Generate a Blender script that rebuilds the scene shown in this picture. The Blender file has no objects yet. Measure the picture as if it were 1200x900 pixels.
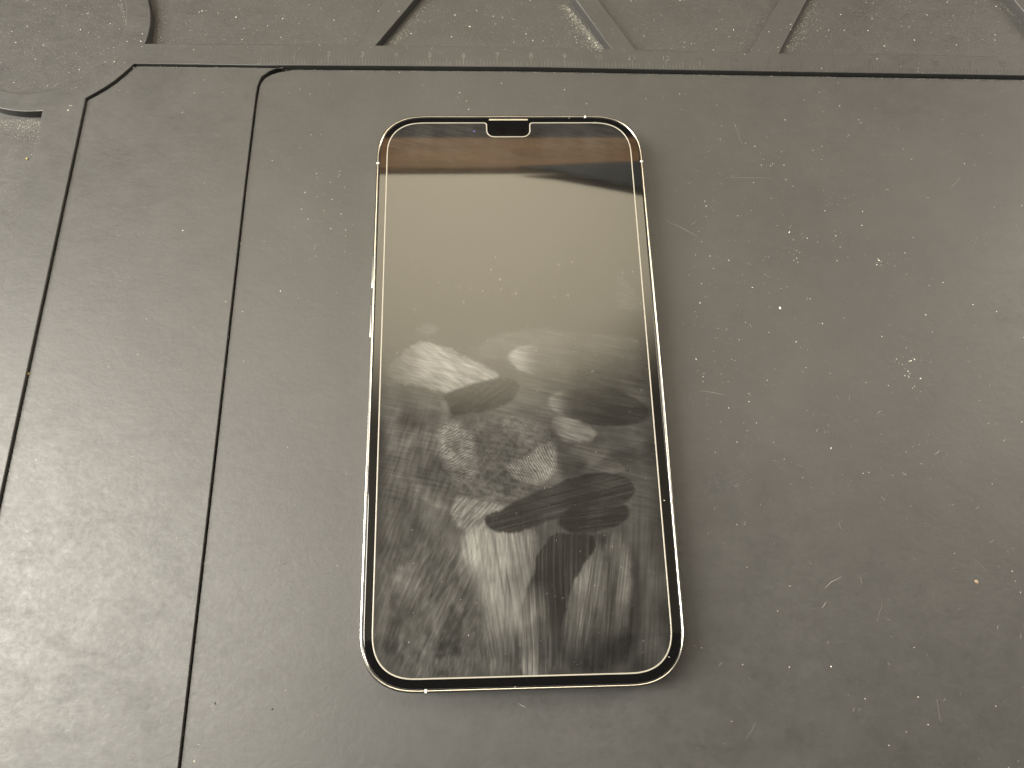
import bpy, bmesh, math, random
import numpy as np
from mathutils import Matrix, Euler, Vector

# ------------------------------------------------------------------ camera, world, lamps, exposure
S = bpy.context.scene
COL = S.collection
MM = 0.001
CAM_ROT = (math.radians(18.31), math.radians(-1.75), math.radians(-1.39))
CAM_LOC = np.array([-8.0, -62.8, 185.1])          # mm
FPX = 905.2                                        # focal length in pixels of the 1200 px wide photograph

cam_data = bpy.data.cameras.new('camera')
cam_data.sensor_width = 36.0
cam_data.lens = FPX / 1200.0 * 36.0
cam_data.clip_start = 0.005
cam_data.clip_end = 50.0
cam = bpy.data.objects.new('camera', cam_data)
COL.objects.link(cam)
cam.rotation_euler = CAM_ROT
cam.location = CAM_LOC * MM
S.camera = cam

world = bpy.data.worlds.new('World')
S.world = world
world.use_nodes = True
world.node_tree.nodes['Background'].inputs[0].default_value = (1.0, 0.95, 0.90, 1)
world.node_tree.nodes['Background'].inputs[1].default_value = 0.11


def area(name, loc, target, sx, sy, power, col):
    d = bpy.data.lights.new(name, 'AREA')
    d.shape = 'RECTANGLE'
    d.size, d.size_y = sx, sy
    d.energy = power
    d.color = col
    o = bpy.data.objects.new(name, d)
    COL.objects.link(o)
    o.location = loc
    o.rotation_euler = (Vector(target) - Vector(loc)).to_track_quat('-Z', 'Y').to_euler()
    return o


area('workbench_lamp', (-1.27, 0.06, 1.32), (-0.08, 0.02, 0), 0.46, 1.95, 152, (1.0, 0.95, 0.84))
area('room_lamp', (1.75, 0.72, 1.15), (0.1, 0.0, 0), 0.5, 0.9, 28, (1.0, 0.90, 0.76))
sd = bpy.data.lights.new('added_ceiling_spot', 'SPOT')  # added unseen spot, aimed up to brighten the ceiling the screen mirrors
sd.energy = 640
sd.color = (1.0, 0.925, 0.77)
sd.spot_size = math.radians(64)
sd.spot_blend = 0.38
sd.shadow_soft_size = 0.08
so = bpy.data.objects.new('added_ceiling_spot', sd)
COL.objects.link(so)
so.location = (-0.04, 1.15, 0.40)
so.rotation_euler = (Vector((-0.02, 1.165, 1.62)) - so.location).to_track_quat('-Z', 'Y').to_euler()

S.view_settings.view_transform = 'Standard'
S.view_settings.look = 'None'
S.view_settings.exposure = 0.0
S.view_settings.gamma = 1.0
S.render.engine = 'CYCLES'
S.cycles.use_denoising = True
S.cycles.max_bounces = 8

ROT = np.array(Euler(CAM_ROT).to_matrix())


def back(px, py, z):
    """point of the photograph -> place (mm) on the level plane z"""
    d = ROT @ np.array([(px - 600) / FPX, (450 - py) / FPX, -1.0])
    p = CAM_LOC + d * (z - CAM_LOC[2]) / d[2]
    return (float(p[0]), float(p[1]))


def backs(pts, z):
    return [back(x, y, z) for x, y in pts]


def to_px(x, y, z):
    q = (np.stack([x, y, np.full_like(x, z)], -1) - CAM_LOC) @ ROT
    return 600 + FPX * q[..., 0] / -q[..., 2], 450 - FPX * q[..., 1] / -q[..., 2]


rng = np.random.default_rng(7)
random.seed(7)


# ------------------------------------------------------------------ materials
def new_mat(name):
    m = bpy.data.materials.new(name)
    m.use_nodes = True
    nt = m.node_tree
    return m, nt, nt.nodes['Principled BSDF']


def plain(name, col, rough, metal=0.0, spec=0.5):
    m, nt, b = new_mat(name)
    b.inputs['Base Color'].default_value = (*col, 1)
    b.inputs['Roughness'].default_value = rough
    b.inputs['Metallic'].default_value = metal
    b.inputs['Specular IOR Level'].default_value = spec
    return m


def noise(nt, scale, detail=4, rough=0.55, vec=None, dist=0.0):
    n = nt.nodes.new('ShaderNodeTexNoise')
    n.inputs['Scale'].default_value = scale
    n.inputs['Detail'].default_value = detail
    n.inputs['Roughness'].default_value = rough
    n.inputs['Distortion'].default_value = dist
    if vec is not None:
        nt.links.new(vec, n.inputs['Vector'])
    return n.outputs['Fac']


def remap(nt, v, a, b, c, d):
    n = nt.nodes.new('ShaderNodeMapRange')
    nt.links.new(v, n.inputs['Value'])
    for k, x in zip(('From Min', 'From Max', 'To Min', 'To Max'), (a, b, c, d)):
        n.inputs[k].default_value = x
    return n.outputs['Result']


def math_n(nt, op, a, b):
    n = nt.nodes.new('ShaderNodeMath')
    n.operation = op
    for i, x in enumerate((a, b)):
        if hasattr(x, 'is_linked'):
            nt.links.new(x, n.inputs[i])
        else:
            n.inputs[i].default_value = x
    return n.outputs[0]


def ramp_mix(nt, fac, c0, c1):
    n = nt.nodes.new('ShaderNodeMix')
    n.data_type = 'RGBA'
    nt.links.new(fac, n.inputs['Factor'])
    n.inputs['A'].default_value = (*c0, 1)
    n.inputs['B'].default_value = (*c1, 1)
    return n.outputs['Result']


def rubber(name, dusty=0.0, base=(0.025, 0.0245, 0.0236), film=(0.038, 0.0370, 0.0354)):
    """dark silicone rubber with a greasy, faintly dusty skin"""
    m, nt, b = new_mat(name)
    geo = nt.nodes.new('ShaderNodeNewGeometry').outputs['Position']
    mp = nt.nodes.new('ShaderNodeMapping')
    mp.inputs['Rotation'].default_value = (0, 0, 0.5)
    mp.inputs['Scale'].default_value = (1, 1.35, 1)
    nt.links.new(geo, mp.inputs['Vector'])
    big = noise(nt, 22, 5, 0.6, geo, 0.8)
    mid = noise(nt, 130, 6, 0.68, mp.outputs['Vector'], 0.35)
    patch = noise(nt, 420, 4, 0.6, mp.outputs['Vector'], 0.5)
    fine = noise(nt, 900, 3, 0.6, geo)
    grit = noise(nt, 2600, 2, 0.5, geo)
    f = math_n(nt, 'ADD', math_n(nt, 'MULTIPLY', big, 0.55), math_n(nt, 'ADD', math_n(nt, 'MULTIPLY', mid, 0.30), math_n(nt, 'MULTIPLY', patch, 0.15)))
    fac = remap(nt, f, 0.36, 0.64, 0.0, 1.0)
    c = ramp_mix(nt, fac, base, film)
    # faint powder in the pores
    pw = remap(nt, grit, 0.62, 0.80, 0.0, 0.04 + dusty)
    mix = nt.nodes.new('ShaderNodeMix')
    mix.data_type = 'RGBA'
    nt.links.new(pw, mix.inputs['Factor'])
    nt.links.new(c, mix.inputs['A'])
    mix.inputs['B'].default_value = (0.30, 0.285, 0.25, 1)
    nt.links.new(mix.outputs['Result'], b.inputs['Base Color'])
    r = math_n(nt, 'ADD', remap(nt, mid, 0.3, 0.7, 0.465, 0.525), remap(nt, fine, 0.3, 0.7, -0.03, 0.03))
    b.inputs['Specular IOR Level'].default_value = 0.68
    bp = nt.nodes.new('ShaderNodeBump')
    bp.inputs['Strength'].default_value = 0.22
    bp.inputs['Distance'].default_value = 0.0004
    mp2 = nt.nodes.new('ShaderNodeMapping')
    mp2.inputs['Rotation'].default_value = (0, 0, -0.9)
    mp2.inputs['Scale'].default_value = (1, 2.6, 1)
    nt.links.new(geo, mp2.inputs['Vector'])
    wipe = remap(nt, noise(nt, 48, 7, 0.7, mp2.outputs['Vector'], 1.2), 0.52, 0.70, 0.0, 1.0)
    r = math_n(nt, 'ADD', r, math_n(nt, 'MULTIPLY', wipe, 0.05))
    r = math_n(nt, 'ADD', r, remap(nt, patch, 0.35, 0.65, -0.022, 0.022))
    dist = nt.nodes.new('ShaderNodeVectorMath')
    dist.operation = 'DISTANCE'
    bx, by = back(842, 568, 0)
    sc_ = nt.nodes.new('ShaderNodeMapping')
    sc_.vector_type = 'POINT'
    sc_.inputs['Location'].default_value = (-bx * MM, -by * 1.5 * MM, 0)
    sc_.inputs['Scale'].default_value = (1, 1.5, 1)
    nt.links.new(geo, sc_.inputs['Vector'])
    nt.links.new(sc_.outputs['Vector'], dist.inputs[0])
    dist.inputs[1].default_value = (0, 0, 0)
    blot = math_n(nt, 'MULTIPLY', remap(nt, dist.outputs['Value'], 0.0025, 0.0062, 1.0, 0.0), remap(nt, noise(nt, 700, 4, 0.6, geo, 1.0), 0.38, 0.6, 0.0, 1.0))
    r = math_n(nt, 'ADD', r, math_n(nt, 'MULTIPLY', blot, 0.22))
    nt.links.new(r, b.inputs['Roughness'])
    h = math_n(nt, 'ADD', math_n(nt, 'ADD', math_n(nt, 'MULTIPLY', mid, 0.75), math_n(nt, 'MULTIPLY', patch, 0.26)), math_n(nt, 'MULTIPLY', fine, 0.20))
    h = math_n(nt, 'ADD', h, math_n(nt, 'MULTIPLY', blot, 0.5))
    nt.links.new(h, bp.inputs['Height'])
    nt.links.new(bp.outputs['Normal'], b.inputs['Normal'])
    return m


M_RUB = rubber('grey_rubber')
M_POCKET = rubber('dusty_rubber', 0.42)
M_TICK = rubber('rubbed_mark', 0.22, (0.045, 0.043, 0.039), (0.13, 0.122, 0.105))
M_STEEL = plain('polished_steel', (0.42, 0.41, 0.38), 0.18, 1.0)
M_BTN = plain('button_steel', (0.82, 0.80, 0.76), 0.28, 1.0)
M_BAND = plain('antenna_plastic', (0.55, 0.57, 0.56), 0.45)
M_GASKET = plain('black_gasket', (0.012, 0.012, 0.013), 0.45)
M_EARP = plain('earpiece_mesh', (0.36, 0.33, 0.26), 0.5, 0.3)
M_LENS = plain('camera_lens', (0.002, 0.0016, 0.0014), 0.03)
M_SENS_GLINT = plain('violet_sensor_glint', (0.10, 0.08, 0.42), 0.25)  # violet base colour stands in for the glint off a sensor
def dust_mat():
    m, nt, b = new_mat('white_dust')
    g_ = nt.nodes.new('ShaderNodeNewGeometry')
    nt.links.new(ramp_mix(nt, g_.outputs['Random Per Island'], (0.28, 0.26, 0.21), (0.70, 0.68, 0.61)), b.inputs['Base Color'])
    b.inputs['Roughness'].default_value = 0.85
    return m


M_DUST = dust_mat()
M_FIBRE = plain('pale_lint', (0.24, 0.23, 0.205), 0.8)
M_CREAM = plain('cream_paint', (0.78, 0.73, 0.62), 0.7)
M_CEIL = plain('dim_ceiling_paint', (0.30, 0.26, 0.22), 0.8)
M_DARK = plain('dark_grey_paint', (0.05, 0.055, 0.06), 0.6)
M_YELLOW = plain('yellow_crumb', (0.42, 0.32, 0.11), 0.7)
M_TAN = plain('tan_crumb', (0.25, 0.185, 0.125), 0.7)
M_CHIP = plain('white_chip', (0.75, 0.74, 0.70), 0.6)


def edge_mat():
    m, nt, b = new_mat('ground_glass_edge')
    b.inputs['Base Color'].default_value = (0.30, 0.28, 0.235, 1)
    b.inputs['Roughness'].default_value = 0.35
    b.inputs['Specular IOR Level'].default_value = 0.7
    return m


M_EDGE = edge_mat()


def glass_black(name):
    m, nt, b = new_mat(name)
    b.inputs['Base Color'].default_value = (0.0028, 0.0027, 0.0026, 1)
    b.inputs['Roughness'].default_value = 0.03
    b.inputs['IOR'].default_value = 1.5
    return m


M_GLASS = glass_black('black_glass')


def smudged():
    m, nt, b = new_mat('smudged_glass')
    b.inputs['Base Color'].default_value = (0.0028, 0.0027, 0.0026, 1)
    b.inputs['Roughness'].default_value = 0.03
    b.inputs['IOR'].default_value = 1.5
    g = nt.nodes.new('ShaderNodeBsdfPrincipled')
    g.inputs['Base Color'].default_value = (0.33, 0.325, 0.305, 1)
    g.inputs['Roughness'].default_value = 0.42
    at = nt.nodes.new('ShaderNodeAttribute')
    at.attribute_name = 'grease'
    mx = nt.nodes.new('ShaderNodeMixShader')
    nt.links.new(at.outputs['Fac'], mx.inputs[0])
    nt.links.new(b.outputs[0], mx.inputs[1])
    nt.links.new(g.outputs[0], mx.inputs[2])
    nt.links.new(mx.outputs[0], nt.nodes['Material Output'].inputs['Surface'])
    return m


M_SMUDGE = smudged()


def wood():
    m, nt, b = new_mat('brown_wood')
    geo = nt.nodes.new('ShaderNodeNewGeometry').outputs['Position']
    mp = nt.nodes.new('ShaderNodeMapping')
    mp.inputs['Scale'].default_value = (1.2, 22, 22)
    nt.links.new(geo, mp.inputs['Vector'])
    n = noise(nt, 3, 5, 0.6, mp.outputs['Vector'], 0.6)
    nt.links.new(ramp_mix(nt, remap(nt, n, 0.3, 0.7, 0, 1), (0.16, 0.085, 0.038), (0.32, 0.19, 0.095)), b.inputs['Base Color'])
    b.inputs['Roughness'].default_value = 0.55
    return m


M_WOOD = wood()


# ------------------------------------------------------------------ building helpers
def link_mesh(name, me, mat, parent=None):
    o = bpy.data.objects.new(name, me)
    me.name = name
    COL.objects.link(o)
    me.materials.clear()
    me.materials.append(mat)
    if parent is not None:
        o.parent = parent
    return o


def smooth(me, deg=35):
    me.polygons.foreach_set('use_smooth', [True] * len(me.polygons))
    me.set_sharp_from_angle(angle=math.radians(deg))


def solid(name, loops, z0, z1, bevel, mat, parent=None, res=2):
    """outline (first loop) with holes (the others), in mm, raised from z0 to z1 with rounded edges"""
    cu = bpy.data.curves.new('outline', 'CURVE')
    cu.dimensions = '2D'
    cu.fill_mode = 'BOTH'
    for lp in loops:
        s = cu.splines.new('POLY')
        s.points.add(len(lp) - 1)
        for p, (x, y) in zip(s.points, lp):
            p.co = (x * MM, y * MM, 0, 1)
        s.use_cyclic_u = True
    cu.bevel_depth = bevel * MM
    cu.bevel_resolution = res
    cu.offset = -bevel * MM
    cu.extrude = max(0.0, ((z1 - z0) / 2 - bevel)) * MM
    tmp = bpy.data.objects.new('outline', cu)
    COL.objects.link(tmp)
    dg = bpy.context.evaluated_depsgraph_get()
    me = bpy.data.meshes.new_from_object(tmp.evaluated_get(dg))
    bpy.data.objects.remove(tmp)
    bpy.data.curves.remove(cu)
    me.transform(Matrix.Translation((0, 0, (z0 + z1) / 2 * MM)))
    smooth(me)
    return link_mesh(name, me, mat, parent)


def box(name, x0, x1, y0, y1, z0, z1, mat, parent=None, bev=0.0):
    """sizes in mm"""
    bm = bmesh.new()
    bmesh.ops.create_cube(bm, size=1)
    for v in bm.verts:
        v.co = Vector(((x0 + x1) / 2 + v.co.x * (x1 - x0), (y0 + y1) / 2 + v.co.y * (y1 - y0), (z0 + z1) / 2 + v.co.z * (z1 - z0))) * MM
    if bev:
        bmesh.ops.bevel(bm, geom=list(bm.edges), offset=bev * MM, segments=3, affect='EDGES', profile=0.5)
    me = bpy.data.meshes.new(name)
    bm.to_mesh(me)
    bm.free()
    smooth(me)
    return link_mesh(name, me, mat, parent)


def empty(name, loc=(0, 0, 0)):
    o = bpy.data.objects.new(name, None)
    COL.objects.link(o)
    o.location = loc
    o.empty_display_size = 0.01
    return o


def tag(o, label=None, cat=None, group=None, kind=None):
    if label: o['label'] = label
    if cat: o['category'] = cat
    if group: o['group'] = group
    if kind: o['kind'] = kind
    return o


# ------------------------------------------------------------------ the place above: what the glass mirrors
def mirrored(px, py, z):
    """where the ray that the glass mirrors at this point of the picture meets the level z (mm)"""
    p = np.array([*back(px, py, 7.8), 7.8])
    d = p - CAM_LOC
    d[2] = -d[2]
    p = p + d * (z - p[2]) / d[2]
    return (float(p[0]), float(p[1]))


tag(box('ceiling', -1500, 1500, -58, mirrored(600, 161, 1590)[1] - 8, 1620, 1640, M_CREAM), kind='structure')
yb0, yb1 = mirrored(600, 196, 1590)[1], mirrored(600, 161, 1590)[1]
shelf = empty('wooden_beam', (0, yb0 * MM, 1.59))
tag(shelf, 'brown wooden beam under the ceiling, mirrored as a band at the top of the screen', 'beam')
b_ = box('board', -1400, 1400, yb0, yb1, 1590, 1612, M_WOOD, shelf, 2)
b_.matrix_parent_inverse = Matrix.Translation(-shelf.location)
wedge = [mirrored(x, y, 1575) for x, y in ((606, 194.5), (700, 190), (770, 187), (770, 221), (700, 208), (650, 199))]
bx_ = sum(p[0] for p in wedge) / 6 * MM
vent = solid('ceiling_bracket', [wedge], 1575, 1588, 2, M_DARK)
tag(vent, 'dark grey wedge-shaped bracket beside the wooden beam, mirrored near the right edge of the screen', 'bracket')

# ------------------------------------------------------------------ rubber work mat
ZF, ZS, ZC, ZP = 1.5, 0.7, 0.0, -1.1                # frame top, side strip, centre panel, pocket floors
mat_root = empty('work_mat', (0, 0, -0.005))
tag(mat_root, 'dark grey rubber work mat with moulded ruler, ribs and dusty pockets under the phone', 'mat')


def mat_part(o):
    o.matrix_parent_inverse = Matrix.Translation((0, 0, 0.005))
    return o


def lerp(a, b, t):
    return (a[0] + (b[0] - a[0]) * t, a[1] + (b[1] - a[1]) * t)


def extend(a, b, y):
    """point of line a-b at world y"""
    t = (y - a[1]) / (b[1] - a[1])
    return lerp(a, b, t)


def circle3(a, b, c):
    ax, ay = a; bx, by = b; cx, cy = c
    d = 2 * (ax * (by - cy) + bx * (cy - ay) + cx * (ay - by))
    ux = ((ax * ax + ay * ay) * (by - cy) + (bx * bx + by * by) * (cy - ay) + (cx * cx + cy * cy) * (ay - by)) / d
    uy = ((ax * ax + ay * ay) * (cx - bx) + (bx * bx + by * by) * (ax - cx) + (cx * cx + cy * cy) * (bx - ax)) / d
    return (ux, uy), math.hypot(ax - ux, ay - uy)


YB, YT, XL, XR = -330, 330, -420, 420
RULE = [(305, 76.6), (345, 76.4), (465, 77.2), (624, 78.6), (781, 81.6), (1000, 85.2), (1200, 88.4)]
top_wall = backs([(157, 74.6), (230, 75.4)] + RULE, ZF)
far_r = extend  # (kept for clarity)
dx, dy = top_wall[-1][0] - top_wall[-2][0], top_wall[-1][1] - top_wall[-2][1]
k = (XR - 40 - top_wall[-1][0]) / dx
top_wall.append((top_wall[-1][0] + dx * k, top_wall[-1][1] + dy * k))
wl_a, wl_b = back(100, 115, ZF), back(0, 580, ZF)
wl_end = extend(wl_a, wl_b, YB + 40)
chamfer = backs([(110, 109.5), (122, 102.5), (134, 94.5), (146, 84.5)], ZF)
hole_a = [wl_end, wl_a] + chamfer + top_wall + [(XR - 40, YB + 40)]

cB, rB = circle3(back(148, 20, ZF), back(98, 90, ZF), back(50, 107, ZF))
cO, rO = circle3(back(176.5, 22, ZF), back(171, 48, ZF), back(49.5, 129.8, ZF))
print('circle', cB, rB, 'outer', cO, rO)


def arc(c, r, a0, a1, n):
    return [(c[0] + r * math.cos(a0 + (a1 - a0) * i / (n - 1)), c[1] + r * math.sin(a0 + (a1 - a0) * i / (n - 1))) for i in range(n)]


hole_b = arc(cB, rB, 0, 2 * math.pi * 63 / 64, 64)


def ang(c, p):
    return math.atan2(p[1] - c[1], p[0] - c[0])


pc = back(170, 51, ZF)
hole_c = arc(cO, rO, ang(cO, pc) + 0.0, math.radians(62), 20)[::-1] + backs([(300, 51.5), (419, 52.5), (450, 0), (520, -118), (500, -140), (330, -140)], ZF)
hole_d = backs([(440, 53), (560, 54.5), (717, 57.5), (675, 0), (588, -118), (580, -118), (485, 0)], ZF)
hole_e = backs([(745, 58), (810, 59.5), (877, 61.5), (913, 0), (985, -120), (960, -140), (630, -140), (625, -120), (702, 0)], ZF)
hole_f = backs([(913, 62), (1080, 64), (1245, 67.5), (1189, 0), (1080, -128), (1024, -128), (945, 0)], ZF)
pg = back(49.6, 129.8, ZF)
a0 = ang(cO, pg)
g_r = [back(40, 170, ZF), back(22, 250, ZF)]
hole_g = arc(cO, rO, a0, math.radians(-135), 16)[::-1] + [pg, back(47, 141, ZF), g_r[0], extend(g_r[0], g_r[1], YB + 60), (XL + 30, YB + 60), (XL + 30, cO[1] + rO * math.sin(math.radians(-135)))]

frame = mat_part(solid('mat_frame', [[(XL, YB), (XR, YB), (XR, YT), (XL, YT)], hole_a, hole_b, hole_c, hole_d, hole_e, hole_f, hole_g], -4.5, ZF, 0.22, M_RUB, mat_root))

# side strip: shows between the frame wall and the centre panel
GAP = 0.20
st_l = backs([(100, 115), (0, 580)], ZF)
strip_edge = backs([(332, 78.6), (316, 83), (306, 90), (301.5, 100), (299.5, 112), (288, 205), (250, 540), (208.5, 900)], ZS)
se_end = extend(strip_edge[-2], strip_edge[-1], YB + 42)
ty = top_wall[0][1]
strip_top = [(top_wall[2][0] + 6, top_wall[2][1] - GAP), (top_wall[0][0] + 0.1, ty - GAP)]
ch = [(x + 0.22, y - 0.22) for x, y in chamfer[::-1]]
strip = mat_part(solid('side_panel', [strip_top + ch + [(wl_a[0] + GAP, wl_a[1] - 0.1), (wl_end[0] + GAP, YB + 42), se_end] + strip_edge[::-1]], -4.0, ZS, 0.16, M_RUB, mat_root))

# centre panel
G2 = 0.25
ce = [(x + G2, y - 0.05) for x, y in backs([(301.5, 104), (299.5, 114), (288, 205), (250, 540), (208.5, 900)], ZS)]
ce_end = extend(ce[-2], ce[-1], YB + 42)
top_c = [(x, y - GAP) for x, y in top_wall[2:]]
corner = backs([(302.6, 100), (304.8, 94.5), (309.5, 89), (316.5, 85.0), (325, 82.3)], ZS)
corner = [(x + 0.10, y - 0.10) for x, y in corner]
tc = [p for p in top_c if p[0] > corner[-1][0] + 1]
tc[-1] = (XR - 40 - GAP, tc[-1][1])
centre = mat_part(solid('centre_panel', [ce[::-1][::-1][::-1][:0] + [ce_end] + ce[::-1] + corner + tc + [(XR - 40 - GAP, YB + 42)]], -3.8, ZC, 0.20, M_RUB, mat_root))

floor_ = mat_part(box('pocket_floor', XL + 4, XR - 4, YB + 4, YT - 4, -5.0, ZP, M_POCKET, mat_root))

# ruler marks and numerals on the frame
tick_px = np.array([t[0] for t in RULE] + [1290]); tick_py = np.array([t[1] for t in RULE] + [90])


def ruler_pt(cm, up):
    """cm along the ruler, up = mm above the wall edge"""
    px = 305.2 + 39.68 * cm
    x, y = back(px, float(np.interp(px, tick_px, tick_py)), ZF)
    return x, y + up


def tick_part(i0, i1, mat_):
  bm = bmesh.new()
  for i in range(i0, i1):
      cm = i / 10
      L = 3.0 if i % 10 == 0 else (2.5 if i % 5 == 0 else 1.55)
      w = 0.11 if i % 10 else 0.14
      L *= random.uniform(0.85, 1.05)
      x, y = ruler_pt(cm, 0.42)
      if random.random() < 0.06 and i % 10: continue
      zb, zt = ZF - 0.02, ZF + 0.05
      vs = [bm.verts.new(Vector((x + sx * w, y + sy * L, z)) * MM) for z in (zb, zt) for sx, sy in ((-.5, 0), (.5, 0), (.5, 1), (-.5, 1))]
      bm.faces.new(vs[4:8])
      for a in range(4):
          bm.faces.new((vs[a], vs[(a + 1) % 4], vs[4 + (a + 1) % 4], vs[4 + a]))
  me = bpy.data.meshes.new('ruler_ticks')
  bm.to_mesh(me); bm.free()
  tag(mat_part(link_mesh('ruler_ticks', me, mat_, mat_root)), kind='stuff')


tick_part(0, 132, M_TICK)
tick_part(132, 226, M_RUB)

for n in range(1, 23):
    fc = bpy.data.curves.new('digits', 'FONT')
    fc.body = str(n)
    fc.size = 2.5 * MM
    fc.align_x = 'CENTER'
    fc.extrude = 0.04 * MM
    fc.resolution_u = 3
    to = bpy.data.objects.new('digits', fc)
    COL.objects.link(to)
    me = bpy.data.meshes.new_from_object(to.evaluated_get(bpy.context.evaluated_depsgraph_get()))
    bpy.data.objects.remove(to)
    x, y = ruler_pt(n, 3.2)
    me.transform(Matrix.Translation((x * MM, y * MM, (ZF + 0.02) * MM)))
    mat_part(link_mesh('numeral', me, M_TICK if n < 13 else M_RUB, mat_root))

# ------------------------------------------------------------------ smartphone
W, H = 71.5, 146.7
phone = empty('smartphone', (0, 0, 0))
tag(phone, 'smartphone with dark smudged screen and silver edge lying face up on the rubber mat', 'smartphone')


def rrect(x0, x1, y0, y1, r, n=18, e=2.5):
    """rounded rectangle with softly continuous corners"""
    out = []
    for cx, cy, a in ((x1 - r, y1 - r, 0), (x0 + r, y1 - r, 90), (x0 + r, y0 + r, 180), (x1 - r, y0 + r, 270)):
        for i in range(n + 1):
            t = math.radians(a + 90 * i / n)
            c, s = math.cos(t), math.sin(t)
            out.append((cx + r * math.copysign(abs(c) ** (2 / e), c), cy + r * math.copysign(abs(s) ** (2 / e), s)))
    return out


def inset(d, r=13.5):
    return rrect(-W / 2 + d, W / 2 - d, -H / 2 + d, H / 2 - d, r - d)


body = solid('frame', [inset(0), inset(0.72)], 0.15, 7.45, 0.32, M_STEEL, phone, 4)
solid('back_glass', [inset(0.9)], 0.05, 0.9, 0.1, M_GLASS, phone)
solid('gasket', [inset(0.7), inset(1.3)], 5.0, 7.28, 0.03, M_GASKET, phone)
solid('front_glass', [inset(0.82)], 6.0, 7.48, 0.18, M_GLASS, phone, 4)

# plastic antenna breaks let into the steel band
for (px, py, side) in ((441.3, 191, 'l'), (752.6, 189, 'r'), (685.5, 135.3, 't'), (499, 809.5, 'b'), (790, 735, 'r'), (423, 735, 'l')):
    x, y = back(px, py, 7.4)
    if py == 735: continue
    if side in 'lr':
        sx = -1 if side == 'l' else 1
        xa, xb = sorted((sx * (W / 2 + 0.012), sx * (W / 2 - 0.80)))
        o = box('antenna_band', xa, xb, y - 0.34, y + 0.34, 0.3, 7.462, M_BAND, phone, 0.2)
    else:
        sy = 1 if side == 't' else -1
        ya, yb = sorted((sy * (H / 2 + 0.012), sy * (H / 2 - 0.80)))
        o = box('antenna_band', x - 0.34, x + 0.34, ya, yb, 0.3, 7.462, M_BAND, phone, 0.2)

# two volume keys and the mute switch on the left side
for (y0p, y1p) in ((300, 338), (357, 396)):
    ya = back(436, y1p, 5)[1]; yb = back(436, y0p, 5)[1]
    box('volume_button', -W / 2 - 0.55, -W / 2 + 0.5, ya, yb, 2.4, 5.2, M_BTN, phone, 0.35)

# glass screen protector, with a cut-out at the ear piece
ZT = 7.80
pl = back(441.9, 540, ZT)[0]; pr = back(771.0, 540, ZT)[0]
ptop = back(660, 143.2, ZT)[1]; pbot = back(600, 793.8, ZT)[1]
nx0, nx1 = back(571.0, 150, ZT)[0], back(620.3, 150, ZT)[0]
ny = back(596, 159.6, ZT)[1]
print('protector', pl, pr, ptop, pbot, nx0, nx1, ny)


def fillet(c, r, a0, a1, n=7):
    return [(c[0] + r * math.cos(math.radians(a0 + (a1 - a0) * i / n)), c[1] + r * math.sin(math.radians(a0 + (a1 - a0) * i / n))) for i in range(n + 1)]


def prot(d):
    r = 10.3 - d
    x0, x1, y0, y1 = pl + d, pr - d, pbot + d, ptop - d
    base = rrect(x0, x1, y0, y1, r)
    m = 19
    q1, rest = base[:m], base[m:]
    a, b, c = nx0 - d, nx1 + d, ny - d
    ro, ri = 0.9 - d * 0.6 if d < 1 else 0.3, 1.9 + d
    notch = fillet((b + ro, y1 - ro), ro, 90, 180) + fillet((b - ri, c + ri), ri, 0, -90) + fillet((a + ri, c + ri), ri, 270, 180) + fillet((a - ro, y1 - ro), ro, 0, 90)
    return q1 + notch + rest


guard = solid('screen_protector', [prot(0.10)], 7.49, 7.74, 0.02, M_GLASS, phone)
solid('protector_edge', [prot(0.0), prot(0.33)], 7.50, ZT, 0.10, M_EDGE, guard, 3)


# smudged upper face of the protector: a fine sheet carrying how much grease lies where
def inside(poly, x, y):
    n = len(poly)
    res = np.zeros(x.shape, bool)
    for i in range(n):
        x1, y1 = poly[i]; x2, y2 = poly[(i + 1) % n]
        if y1 == y2: continue
        c = ((y1 > y) != (y2 > y)) & (x < (x2 - x1) * (y - y1) / (y2 - y1) + x1)
        res ^= c
    return res


def vnoise(x, y, seed):
    xi, yi = np.floor(x).astype(np.int64), np.floor(y).astype(np.int64)
    fx, fy = x - xi, y - yi
    fx, fy = fx * fx * (3 - 2 * fx), fy * fy * (3 - 2 * fy)

    def h(a, b):
        n = (a * 374761393 + b * 668265263 + seed * 982451653) & 0x7fffffff
        n = ((n ^ (n >> 13)) * 1274126177) & 0x7fffffff
        return ((n ^ (n >> 16)) & 0xffff) / 65535.0
    return (h(xi, yi) * (1 - fx) + h(xi + 1, yi) * fx) * (1 - fy) + (h(xi, yi + 1) * (1 - fx) + h(xi + 1, yi + 1) * fx) * fy


def fbm(x, y, seed, o=4):
    s, a, t = 0, 1, 0
    for i in range(o):
        s = s + a * vnoise(x * 2 ** i, y * 2 ** i, seed + i); t += a; a *= 0.55
    return s / t


def streak(x, y, deg, across, along, seed):
    a = math.radians(deg)
    u = x * math.cos(a) + y * math.sin(a)
    v = -x * math.sin(a) + y * math.cos(a)
    return 0.6 * vnoise(u / along, v / across, seed) + 0.4 * vnoise(u / along * 1.7, v / across * 2.1, seed + 9)


STEP = 0.155
gx = np.arange(pl + 0.2, pr - 0.2, STEP); gy = np.arange(pbot + 0.2, ptop - 0.2, STEP)
GX, GY = np.meshgrid(gx, gy)
PX, PY = to_px(GX, GY, 7.75)
wob_x = PX + 9 * (fbm(PX / 45, PY / 45, 3) - 0.5); wob_y = PY + 9 * (fbm(PX / 45, PY / 45, 4) - 0.5)


FRAY = 3.2 * (fbm(PX / 5, PY / 6, 301, 4) - 0.5) + 1.4 * (vnoise(PX / 1.6, PY / 4, 305) - 0.5)


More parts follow.
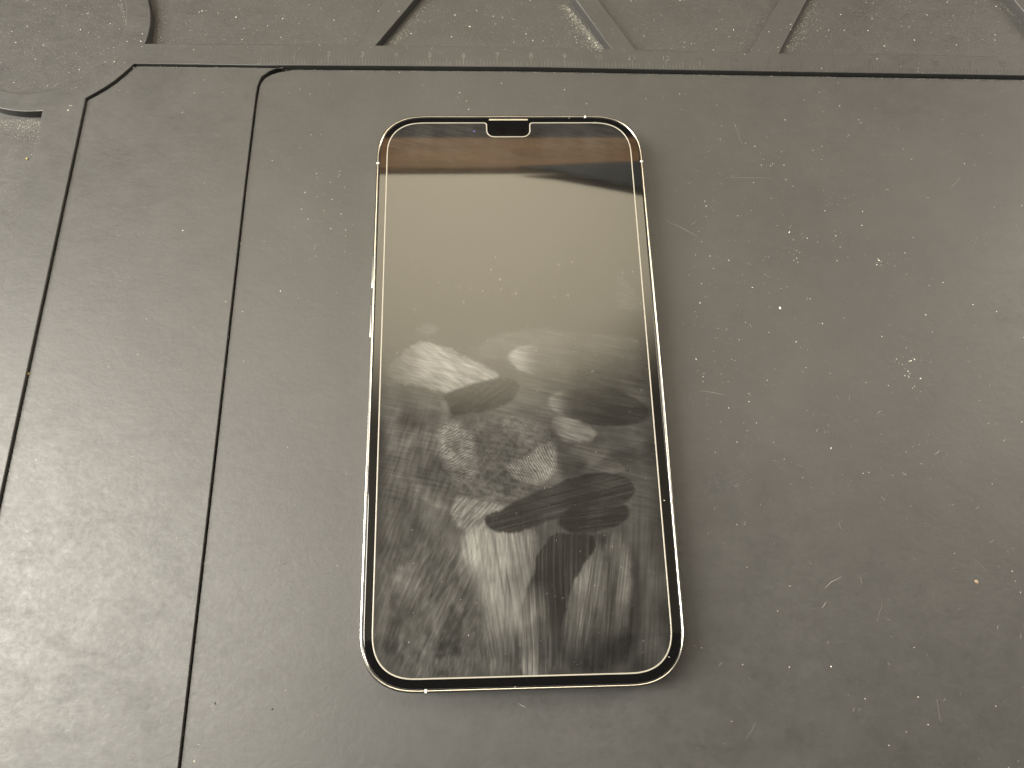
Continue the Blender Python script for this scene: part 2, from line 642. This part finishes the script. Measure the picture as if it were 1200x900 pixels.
def sstep(a, b, x):
    t = np.clip((x - a) / (b - a), 0, 1)
    return t * t * (3 - 2 * t)


def poly_mask(pts, soft):
    """1 inside, falling off over soft px"""
    for _ in range(3):                                   # corner cutting rounds the outline
        pts = [q for i in range(len(pts)) for q in ((pts[i][0] * .75 + pts[(i + 1) % len(pts)][0] * .25, pts[i][1] * .75 + pts[(i + 1) % len(pts)][1] * .25),
                                                    (pts[i][0] * .25 + pts[(i + 1) % len(pts)][0] * .75, pts[i][1] * .25 + pts[(i + 1) % len(pts)][1] * .75))]
    xs = [p[0] for p in pts]; ys = [p[1] for p in pts]
    R = soft + 14
    box_ = (wob_x > min(xs) - R) & (wob_x < max(xs) + R) & (wob_y > min(ys) - R) & (wob_y < max(ys) + R)
    out = np.zeros(wob_x.shape)
    x, y = wob_x[box_], wob_y[box_]
    d = np.full(x.shape, 1e9)
    n = len(pts)
    for i in range(n):
        ax, ay = pts[i]; bx, by = pts[(i + 1) % n]
        ex, ey = bx - ax, by - ay
        t = np.clip(((x - ax) * ex + (y - ay) * ey) / (ex * ex + ey * ey), 0, 1)
        d = np.minimum(d, np.hypot(x - ax - t * ex, y - ay - t * ey))
    s = np.where(inside(pts, x, y), d, -d)
    out[box_] = sstep(-soft, soft, s + FRAY[box_] * min(1.0, soft / 2))
    return out


def ell_mask(cx, cy, rx, ry, deg, soft):
    a = math.radians(deg)
    u = (wob_x - cx) * math.cos(a) + (wob_y - cy) * math.sin(a)
    v = -(wob_x - cx) * math.sin(a) + (wob_y - cy) * math.cos(a)
    r = np.hypot(u / rx, v / ry)
    return sstep(1 + soft, 1 - soft, r + FRAY * 0.012), u / rx, v / ry


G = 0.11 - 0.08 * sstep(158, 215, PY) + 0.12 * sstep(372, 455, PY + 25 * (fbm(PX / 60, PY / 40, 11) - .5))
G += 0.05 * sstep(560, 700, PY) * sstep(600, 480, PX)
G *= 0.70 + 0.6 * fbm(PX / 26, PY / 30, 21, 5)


def paint(mask, val, st=None, amt=0.0):
    global G
    v = val
    if st is not None:
        v = val * (1 - amt + 2 * amt * st)
    G = G * (1 - mask) + v * mask


# left half: dull rubbed film with slanting hair-fine strokes
paint(poly_mask([(445, 470), (520, 480), (535, 560), (520, 640), (560, 800), (436, 800)], 22) * 0.8, 0.185, streak(PX, PY, 108, 2.6, 18, 31), 0.45)
paint(poly_mask([(445, 620), (560, 620), (580, 790), (440, 795)], 20) * 0.6, 0.20, fbm(PX / 7, PY / 9, 37, 3), 0.6)
# darker broad wipe across the upper middle
paint(poly_mask([(553, 412), (580, 394), (612, 384), (660, 388), (720, 394), (757, 400), (757, 462), (690, 462), (625, 466), (603, 446)], 4) * 0.85, 0.13, streak(PX, PY, 12, 3, 45, 41), 0.3)
paint(ell_mask(500, 388, 12, 7, -10, 0.5)[0] * 0.7, 0.16)
# leaf-shaped bright print
m = poly_mask([(448, 438), (484, 400), (515, 405), (560, 424), (592, 443), (560, 449), (528, 461), (505, 455), (470, 452)], 3)
paint(m * sstep(440, 505, PX), 0.37, streak(PX, PY, 32, 2.0, 16, 43), 0.35)
# dark wipe under it
paint(poly_mask([(512, 464), (560, 450), (600, 441), (611, 456), (592, 476), (540, 487), (515, 482)], 2.5), 0.07, streak(PX, PY, -35, 2.2, 22, 47), 0.6)
paint(ell_mask(517, 480, 10, 16, -20, 0.3)[0] * sstep(508, 524, PX) * 0.8, 0.26)
# ovals with a bright leading edge
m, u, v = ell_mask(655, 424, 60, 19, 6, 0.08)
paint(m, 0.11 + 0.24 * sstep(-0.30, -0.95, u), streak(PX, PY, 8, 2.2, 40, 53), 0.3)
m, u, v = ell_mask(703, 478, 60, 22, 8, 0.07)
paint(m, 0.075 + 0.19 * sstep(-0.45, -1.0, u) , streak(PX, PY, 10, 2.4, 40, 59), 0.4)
paint(poly_mask([(644, 490), (664, 486), (690, 500), (702, 512), (680, 520), (655, 516)], 3), 0.30, streak(PX, PY, 20, 2.4, 20, 61), 0.3)
paint(ell_mask(690, 530, 24, 10, 5, 0.2)[0] * 0.6, 0.22)
# palm print with ridges
ridge = 0.5 + 0.5 * np.sin((PX * 0.55 + PY * 1.0 + 9 * fbm(PX / 14, PY / 14, 67)) * 1.9)
m = poly_mask([(513, 495), (545, 490), (600, 485), (650, 500), (653, 545), (640, 570), (600, 590), (545, 590), (520, 560)], 5)
paint(m * 0.9, 0.21, fbm(PX / 4, PY / 4, 69, 3), 0.5)
m = poly_mask([(514, 497), (538, 492), (556, 510), (562, 540), (555, 565), (530, 562), (517, 540)], 5)
paint(m * 0.8, 0.34, 0.4 * ridge + 0.6 * fbm(PX / 4, PY / 4, 71, 3), 0.7)
m = poly_mask([(590, 535), (612, 540), (640, 515), (652, 520), (652, 552), (630, 572), (600, 556)], 4)
paint(m * 0.85, 0.36, 0.55 * (0.5 + 0.5 * np.sin((PX * 1.0 - PY * 0.6 + 8 * fbm(PX / 14, PY / 14, 73)) * 1.9)) + 0.45 * fbm(PX / 4, PY / 4, 75, 3), 0.75)
paint(ell_mask(583, 518, 26, 24, 0, 0.25)[0] * 0.8, 0.16, fbm(PX / 3, PY / 3, 77), 0.5)
paint(poly_mask([(528, 578), (560, 585), (600, 592), (580, 612), (548, 628), (530, 612)], 4), 0.30, streak(PX, PY, -50, 2.2, 14, 79), 0.6)
# tall bright rubbed streaks of the lower middle
m = poly_mask([(533, 625), (580, 615), (632, 618), (618, 680), (612, 792), (548, 792), (572, 740), (560, 690)], 9)
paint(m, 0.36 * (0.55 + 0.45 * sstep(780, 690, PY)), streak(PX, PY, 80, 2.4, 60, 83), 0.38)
m = poly_mask([(470, 650), (540, 640), (560, 690), (560, 730), (520, 760), (480, 730)], 12)
paint(m * 0.7, 0.20, streak(PX, PY, 118, 2.4, 14, 85), 0.7)
m = poly_mask([(655, 625), (755, 630), (752, 790), (640, 790)], 8)
paint(m * 0.9, 0.062, streak(PX, PY, 95, 2.5, 60, 87), 0.35)
m = poly_mask([(672, 640), (708, 628), (706, 690), (694, 735), (684, 775), (655, 780), (656, 720), (662, 680)], 7)
paint(m * sstep(790, 715, PY) * 0.9, 0.27, streak(PX, PY, 99, 1.7, 80, 89), 0.62)
m = poly_mask([(712, 625), (732, 628), (741, 680), (732, 750), (702, 770), (695, 735), (702, 690)], 7)
paint(m * sstep(775, 690, PY) * 0.9, 0.27, streak(PX, PY, 96, 1.7, 60, 91), 0.55)
# curved clean swipe
m = poly_mask([(652, 622), (706, 628), (690, 655), (668, 690), (655, 740), (648, 792), (611, 800), (607, 740), (615, 690), (629, 650)], 2.0)
low = sstep(670, 720, PY)
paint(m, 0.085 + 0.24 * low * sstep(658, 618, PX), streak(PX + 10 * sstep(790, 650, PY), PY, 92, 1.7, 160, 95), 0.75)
# clean dark finger swipes
m = poly_mask([(564, 606), (580, 597), (636, 577), (660, 562), (700, 554), (734, 559), (746, 574), (737, 590), (690, 598), (640, 612), (602, 626), (574, 623)], 2.0)
paint(m * 0.93, 0.072, streak(PX, PY, -14, 1.6, 70, 97), 0.6)
paint(ell_mask(697, 606, 42, 18, -8, 0.09)[0] * 0.95, 0.056, streak(PX, PY, -8, 1.6, 50, 99), 0.6)
paint(poly_mask([(655, 545), (672, 536), (690, 540), (682, 556), (660, 560)], 7) * 0.55, 0.08)
paint(poly_mask([(690, 533), (712, 536), (735, 548), (732, 556), (688, 554)], 2) * 0.7, 0.20)
paint(poly_mask([(508, 792), (514, 745), (528, 708), (541, 716), (545, 745), (540, 775), (530, 790)], 4) * 0.8, 0.09, fbm(PX / 5, PY / 5, 103), 0.6)
paint(poly_mask([(490, 770), (600, 768), (600, 784), (490, 790)], 5) * 0.6, 0.24, streak(PX, PY, 92, 2.5, 30, 105), 0.5)
paint(ell_mask(738, 345, 26, 28, 35, 0.15)[0] * sstep(716, 735, PX) * 0.7 * (inside([(712, 318), (724, 318), (752, 352), (752, 365), (712, 360)], PX, PY)), 0.12)
# hair-fine wiping all over, following the hand: slanting on the left, upright below, level in the middle
tu = sstep(560, 640, PY)
hair = (1 - tu) * streak(PX, PY, 12, 1.5, 26, 401) + tu * (sstep(600, 520, PX) * streak(PX, PY, 112, 1.5, 16, 403) + (1 - sstep(600, 520, PX)) * streak(PX, PY, 92, 1.4, 50, 405))
cloud = fbm(PX / 34, PY / 40, 407, 5)
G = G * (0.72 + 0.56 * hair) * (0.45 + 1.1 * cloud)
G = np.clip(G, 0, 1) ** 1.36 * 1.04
for _ in range(26):                                      # loose overlapping finger drags
    cx, cy = rng.uniform(450, 740), rng.uniform(470, 780)
    deg = rng.normal(92, 16) if cy > 620 else rng.normal(10, 40)
    a_ = math.radians(deg)
    u = (wob_x - cx) * math.cos(a_) + (wob_y - cy) * math.sin(a_); v = -(wob_x - cx) * math.sin(a_) + (wob_y - cy) * math.cos(a_)
    v = v + (u / 40) ** 2 * rng.uniform(-4, 4)
    mk = sstep(1.0, 0.55, np.hypot(u / rng.uniform(24, 60), v / rng.uniform(6, 15)) + FRAY * 0.03)
    f_ = rng.uniform(0.62, 1.38)
    G = G * (1 + (f_ - 1) * mk * (0.5 + streak(PX, PY, deg, 1.5, 40, int(rng.integers(999)))))
# thin clear border along the edges
G *= 0.55 + 0.45 * np.minimum(sstep(0.2, 3.0, GX - pl), sstep(0.2, 4.5, pr - GX))
# droplet specks
for _ in range(60):
    cx, cy = rng.uniform(445, 755), rng.uniform(300, 780)
    G = np.maximum(G, 0.3 * rng.uniform(.3, 1) * np.exp(-((PX - cx) ** 2 + (PY - cy) ** 2) / (2 * rng.uniform(.5, .9) ** 2)))
G = np.clip(G, 0, 1)

ny_, nx_ = GX.shape
keep = inside(prot(0.22), GX, GY)
fk = keep[:-1, :-1] & keep[1:, :-1] & keep[:-1, 1:] & keep[1:, 1:]
idx = np.arange(ny_ * nx_).reshape(ny_, nx_)
quads = np.stack([idx[:-1, :-1], idx[:-1, 1:], idx[1:, 1:], idx[1:, :-1]], -1)[fk]
used, inv = np.unique(quads.ravel(), return_inverse=True)
co = np.stack([GX.ravel(), GY.ravel(), np.full(GX.size, 7.765)], -1)[used] * MM
me = bpy.data.meshes.new('smudged_face')
nq = len(quads)
me.vertices.add(len(used)); me.vertices.foreach_set('co', co.ravel().astype(np.float32))
me.loops.add(nq * 4); me.loops.foreach_set('vertex_index', inv.astype(np.int32).ravel())
me.polygons.add(nq); me.polygons.foreach_set('loop_start', np.arange(0, nq * 4, 4, dtype=np.int32))
me.update(calc_edges=True)
att = me.attributes.new('grease', 'FLOAT', 'POINT')
att.data.foreach_set('value', G.ravel()[used].astype(np.float32))
link_mesh('smudged_face', me, M_SMUDGE, guard)


def disc(name, px, py, r, z, mat, parent, h=0.05):
    x, y = back(px, py, z)
    pts = [(x + r * math.cos(2 * math.pi * i / 24), y + r * math.sin(2 * math.pi * i / 24)) for i in range(24)]
    return solid(name, [pts], z - h, z + 0.01, 0.01, mat, parent)


# ear piece, front camera and sensor behind the cut-out, plus a painted violet glint
e0, e1 = back(573, 140.3, 7.5), back(618.5, 140.3, 7.5)
solid('earpiece', [rrect(e0[0], e1[0], e0[1] - 0.22, e0[1] + 0.24, 0.2, 5)], 7.3, 7.52, 0.03, M_EARP, phone)
disc('front_camera', 588, 153, 1.25, 7.49, M_LENS, phone)
disc('sensor', 612, 152.5, 0.95, 7.49, M_LENS, phone)
disc('sensor', 555.5, 153.8, 0.18, 7.775, M_SENS_GLINT, guard, 0.02)  # small violet disc, a sensor's reflected glint put in as colour

# ------------------------------------------------------------------ dust, lint and crumbs on the mat
hole_polys = [hole_b, hole_c, hole_d, hole_e, hole_f, hole_g]


def height(px, py):
    """which moulded level a point of the picture falls on"""
    x, y = back(px, py, ZF)
    X, Y = np.array([x]), np.array([y])
    for hp in hole_polys:
        if inside(hp, X, Y)[0]:
            return ZP
    if inside(hole_a, X, Y)[0]:
        sx = np.interp(y, [strip_edge[-1][1], strip_edge[4][1]], [strip_edge[-1][0], strip_edge[4][0]])
        return ZS if x < sx else ZC
    return ZF


dv, df = [], []


def speck(px, py, r, z=None, flat=0.5):
    z = height(px, py) if z is None else z
    x, y = back(px, py, z)
    n = random.choice((5, 6, 7))
    a0 = random.random() * 6.28
    st = random.uniform(1.0, 2.1); sa = random.random() * 3.14
    base = len(dv)
    for i in range(n):
        rr = r * 0.8 * random.uniform(0.6, 1.15)
        u, v = rr * math.cos(a0 + 6.283 * i / n) * st, rr * math.sin(a0 + 6.283 * i / n)
        dv.append(((x + u * math.cos(sa) - v * math.sin(sa)) * MM, (y + u * math.sin(sa) + v * math.cos(sa)) * MM, (z - 0.01) * MM))
    dv.append((x * MM, y * MM, (z + r * flat + 0.01) * MM))
    for i in range(n):
        df.append((base + i, base + (i + 1) % n, base + n))


def scatter(n, gen, lo, hi):
    c = 0
    while c < n:
        px, py = gen()
        c += 1
        if 418 < px < 806 and 132 < py < 815: continue
        if not (-40 < px < 1240 and -40 < py < 940): continue
        speck(px, py, lo + (hi - lo) * random.random() ** 4)


U = random.uniform
g = random.gauss
scatter(520, lambda: (U(-20, 1220), U(-20, 60)), 0.05, 0.26)              # pockets
scatter(330, lambda: (U(300, 1220), U(60, 200)), 0.04, 0.20)
scatter(420, lambda: (800 + abs(g(0, 140)), U(150, 560)), 0.04, 0.20)
scatter(230, lambda: (U(780, 1220), U(150, 900)), 0.04, 0.20)
scatter(170, lambda: (U(0, 430), U(80, 560)), 0.04, 0.18)
scatter(70, lambda: (U(0, 430), U(500, 900)), 0.04, 0.14)
scatter(110, lambda: (g(390, 28), g(255, 60)), 0.04, 0.15)
scatter(60, lambda: (g(1068, 16), g(432, 16)), 0.05, 0.22)
scatter(34, lambda: (g(930, 12), g(292, 8)), 0.05, 0.2)
scatter(30, lambda: (g(1042, 12), g(306, 6)), 0.05, 0.2)
scatter(150, lambda: (U(0, 150), U(0, 105)), 0.05, 0.22)
scatter(2600, lambda: (U(-20, 1220), U(-20, 62)), 0.03, 0.10)
scatter(1300, lambda: (800 + abs(g(0, 190)), U(90, 640)), 0.025, 0.075)
scatter(700, lambda: (U(780, 1220), U(300, 900)), 0.022, 0.06)
scatter(700, lambda: (U(0, 440), U(80, 500)), 0.022, 0.06)
scatter(700, lambda: (U(0, 148), U(0, 106)), 0.03, 0.10)
for _ in range(46):                                      # little drifts of powder on the pocket floors
    cx, cy, sx_, sy_ = U(0, 1200), U(0, 52), U(3, 14), U(2, 6)
    scatter(int(U(15, 60)), lambda: (g(cx, sx_), g(cy, sy_)), 0.02, 0.08)
# powder swept against the walls of the pockets


def line_pts(a, b, off, sp):
    def f():
        t = random.random()
        return a[0] + (b[0] - a[0]) * t + off[0] * abs(g(0, sp)), a[1] + (b[1] - a[1]) * t + off[1] * abs(g(0, sp))
    return f


scatter(1900, line_pts((664, 4), (708, 56), (-1, 0.45), 6), 0.03, 0.11)
scatter(350, line_pts((690, 30), (708, 56), (-1, 0.2), 14), 0.03, 0.12)
scatter(650, line_pts((496, 4), (455, 50), (1, 0.3), 6), 0.03, 0.11)
scatter(900, line_pts((950, 0), (917, 60), (1, 0.2), 8), 0.03, 0.12)
scatter(160, line_pts((908, 4), (878, 58), (-1, -0.2), 6), 0.03, 0.10)
scatter(900, line_pts((0, 140), (47, 140), (0, 1), 7), 0.03, 0.11)
scatter(330, line_pts((20, 140), (46, 142), (0, 1), 16), 0.03, 0.13)
scatter(260, line_pts((184, 14), (184, 48), (1, 0), 5), 0.03, 0.10)
scatter(160, line_pts((142, 0), (149, 30), (-0.6, 0), 3), 0.03, 0.10)
scatter(160, line_pts((1176, 0), (1200, 24), (-1, 0.5), 5), 0.03, 0.10)
for _ in range(70):                                      # small clumps on the open mat
    cx, cy, q = U(0, 1200), U(95, 640), U(1.5, 6)
    if random.random() < 0.5: cx = U(790, 1200)
    scatter(int(U(4, 16)), lambda: (g(cx, q), g(cy, q * 0.7)), 0.02, 0.11)
for a_, b2 in (((300.5, 112), (250.5, 540)), ((250.5, 540), (209.5, 900)), ((100.5, 118), (0.5, 580))):
    for _ in range(90):                                  # grit caught in the long grooves
        t = random.random()
        speck(a_[0] + (b2[0] - a_[0]) * t + g(0, 1.6), a_[1] + (b2[1] - a_[1]) * t, U(0.03, 0.07) * (1.6 if random.random() < .1 else 1))
# dust sitting along the lip below the ruler
for _ in range(1500):
    px = U(160, 1200)
    w = 81.6 if px > 320 else 78.4
    yy = float(np.interp(px, [157, 305, 624, 781, 1000, 1200], [77.6, 81.8, 84.6, 87.4, 91.2, 94.6]))
    if px < 318: yy = 78.0 + (px - 157) * 0.012
    speck(px, yy + g(0, 0.35), 0.03 + 0.04 * random.random())
# marked single specks
for px, py, r in ((925, 272, .3), (914, 361, .25), (1010, 264, .2), (1144, 681, .1), (974, 781, .3), (925, 782, .22), (1117, 18, .1), (175, 49, .42), (883, 214, .2), (1085, 369, .2), (795, 745, .12), (1030, 305, .35), (156, 79, .3), (80, 129, .25), (84, 124, .2), (214, 270, .2), (282, 285, .2), (218, 485, .1), (1166, 47, .2), (1028, 69, .3), (1022, 22, .25), (228, 892, .35)):
    speck(px, py, r)
# a few motes on the glass and bezel
for _ in range(70):
    px, py = U(440, 770), U(300, 790)
    speck(px, py, U(0.03, 0.09), 7.77)
for px, py, r in ((603.5, 805.3, .16), (667, 138.5, .14), (437.5, 720, .1), (778.5, 586.5, .14), (784, 770, .12), (438.5, 655, .1), (697, 143, .1)):
    speck(px, py, r, 7.50)
me = bpy.data.meshes.new('dust')
me.from_pydata(dv, [], df)
dust = link_mesh('dust', me, M_DUST)
tag(dust, 'fine white dust specks strewn over the rubber mat and its pockets', 'dust', kind='stuff')


def strand(bm, pts, r):
    """tapered hair from picture points"""
    P = []
    for px, py in pts:
        z = height(px, py)
        x, y = back(px, py, z)
        P.append(Vector((x, y, z + r * 0.8)))
    rings = []
    for i, p in enumerate(P):
        t = (P[min(i + 1, len(P) - 1)] - P[max(i - 1, 0)]).normalized()
        s = Vector((-t.y, t.x, 0)).normalized(); u = Vector((0, 0, 1))
        rr = r * (0.35 if i in (0, len(P) - 1) else 1)
        rings.append([bm.verts.new((p + (s * math.cos(a) + u * math.sin(a)) * rr) * MM) for a in (0, 1.57, 3.14, 4.71)])
    for a, b in zip(rings, rings[1:]):
        for i in range(4):
            bm.faces.new((a[i], a[(i + 1) % 4], b[(i + 1) % 4], b[i]))


bm = bmesh.new()
for pts, r in (([(780, 259), (797, 266), (817, 277)], .05), ([(820, 458), (836, 460), (850, 463)], .05), ([(967, 689), (974, 682), (986, 676)], .07),
               ([(963, 713), (966, 709), (968, 705)], .06), ([(1008, 676), (1010, 684)], .08), ([(983, 612), (985, 620)], .06),
               ([(607, 824), (612, 827), (617, 829)], .07), ([(895, 321), (902, 325)], .05), ([(1095, 533), (1099, 530), (1101, 528)], .06),
               ([(706, 82), (712, 80.5), (718, 79.5)], .05), ([(1028, 485), (1031, 482), (1034, 482)], .06), ([(850, 208), (880, 208), (903, 209)], .03)):
    strand(bm, pts, r)
for _ in range(13):                                      # long faint scuffs
    px, py = U(0, 1200), U(110, 880)
    if 400 < px < 820: continue
    a, L = U(0, 6.28), U(14, 40)
    strand(bm, [(px + L * t * math.cos(a) + g(0, .6), py + L * t * math.sin(a) + g(0, .6)) for t in (0, .25, .5, .75, 1)], U(.012, .022))
for _ in range(36):
    px, py = U(790, 1200), U(110, 880)
    a, L = U(0, 6.28), U(3, 8)
    strand(bm, [(px, py), (px + L * .5 * math.cos(a) + U(-1, 1), py + L * .5 * math.sin(a) + U(-1, 1)), (px + L * math.cos(a), py + L * math.sin(a))], U(.025, .045))
me = bpy.data.meshes.new('lint')
bm.to_mesh(me); bm.free()
tag(link_mesh('lint', me, M_FIBRE), 'short pale lint fibres lying on the right half of the mat', 'lint', kind='stuff')


dust_v, dust_f = dv, df
dv, df = [], []
for px, py, r in ((252, 824, .32), (319, 831, .24), (213, 718, .14), (83, 630, .16), (75, 868, .12), (146, 820, .1), (333, 661, .2), (327, 668, .15), (306, 786, .12), (385, 560, .1), (184, 832, .1), (895, 564, .2), (848, 825, .16), (836, 821, .14), (300, 812, .1), (1150, 745, .1)):
    speck(px, py, r, None, 0.35)
for _ in range(60):
    speck(U(0, 410), U(400, 900), U(0.03, 0.08), None, 0.3)
me = bpy.data.meshes.new('grit')
me.from_pydata(dv, [], df)
tag(link_mesh('grit', me, M_GASKET), 'tiny black grit crumbs on the bright lower left part of the mat', 'grit', kind='stuff')


def crumb(px, py, r, mat, label, flat=0.7):
    z = height(px, py)
    x, y = back(px, py, z)
    bm = bmesh.new()
    bmesh.ops.create_icosphere(bm, subdivisions=2, radius=r)
    for v in bm.verts:
        k = 0.75 + 0.5 * random.random()
        v.co = Vector((v.co.x * k * 1.25, v.co.y * k, v.co.z * flat * k))
    me = bpy.data.meshes.new('crumb')
    bm.to_mesh(me); bm.free()
    me.transform(Matrix.Scale(MM, 4))
    o = link_mesh('crumb', me, mat)
    o.location = (x * MM, y * MM, (z + r * flat * 0.6) * MM)
    o.rotation_euler = (0, 0, random.random() * 3)
    return tag(o, label, 'crumb', 'crumbs on the mat')


crumb(32, 186, 0.27, M_YELLOW, 'small golden crumb in the dusty pocket at the upper left of the mat')
crumb(33.5, 438, 0.26, M_YELLOW, 'small yellow crumb beside the outer left groove of the mat, level with mid-phone')
crumb(1144, 681.5, 0.38, M_TAN, 'tan brown flake on the mat to the lower right of the phone', 0.4)
crumb(914, 361, 0.26, M_CHIP, 'white oblong chip on the mat right of the upper phone edge', 0.5)
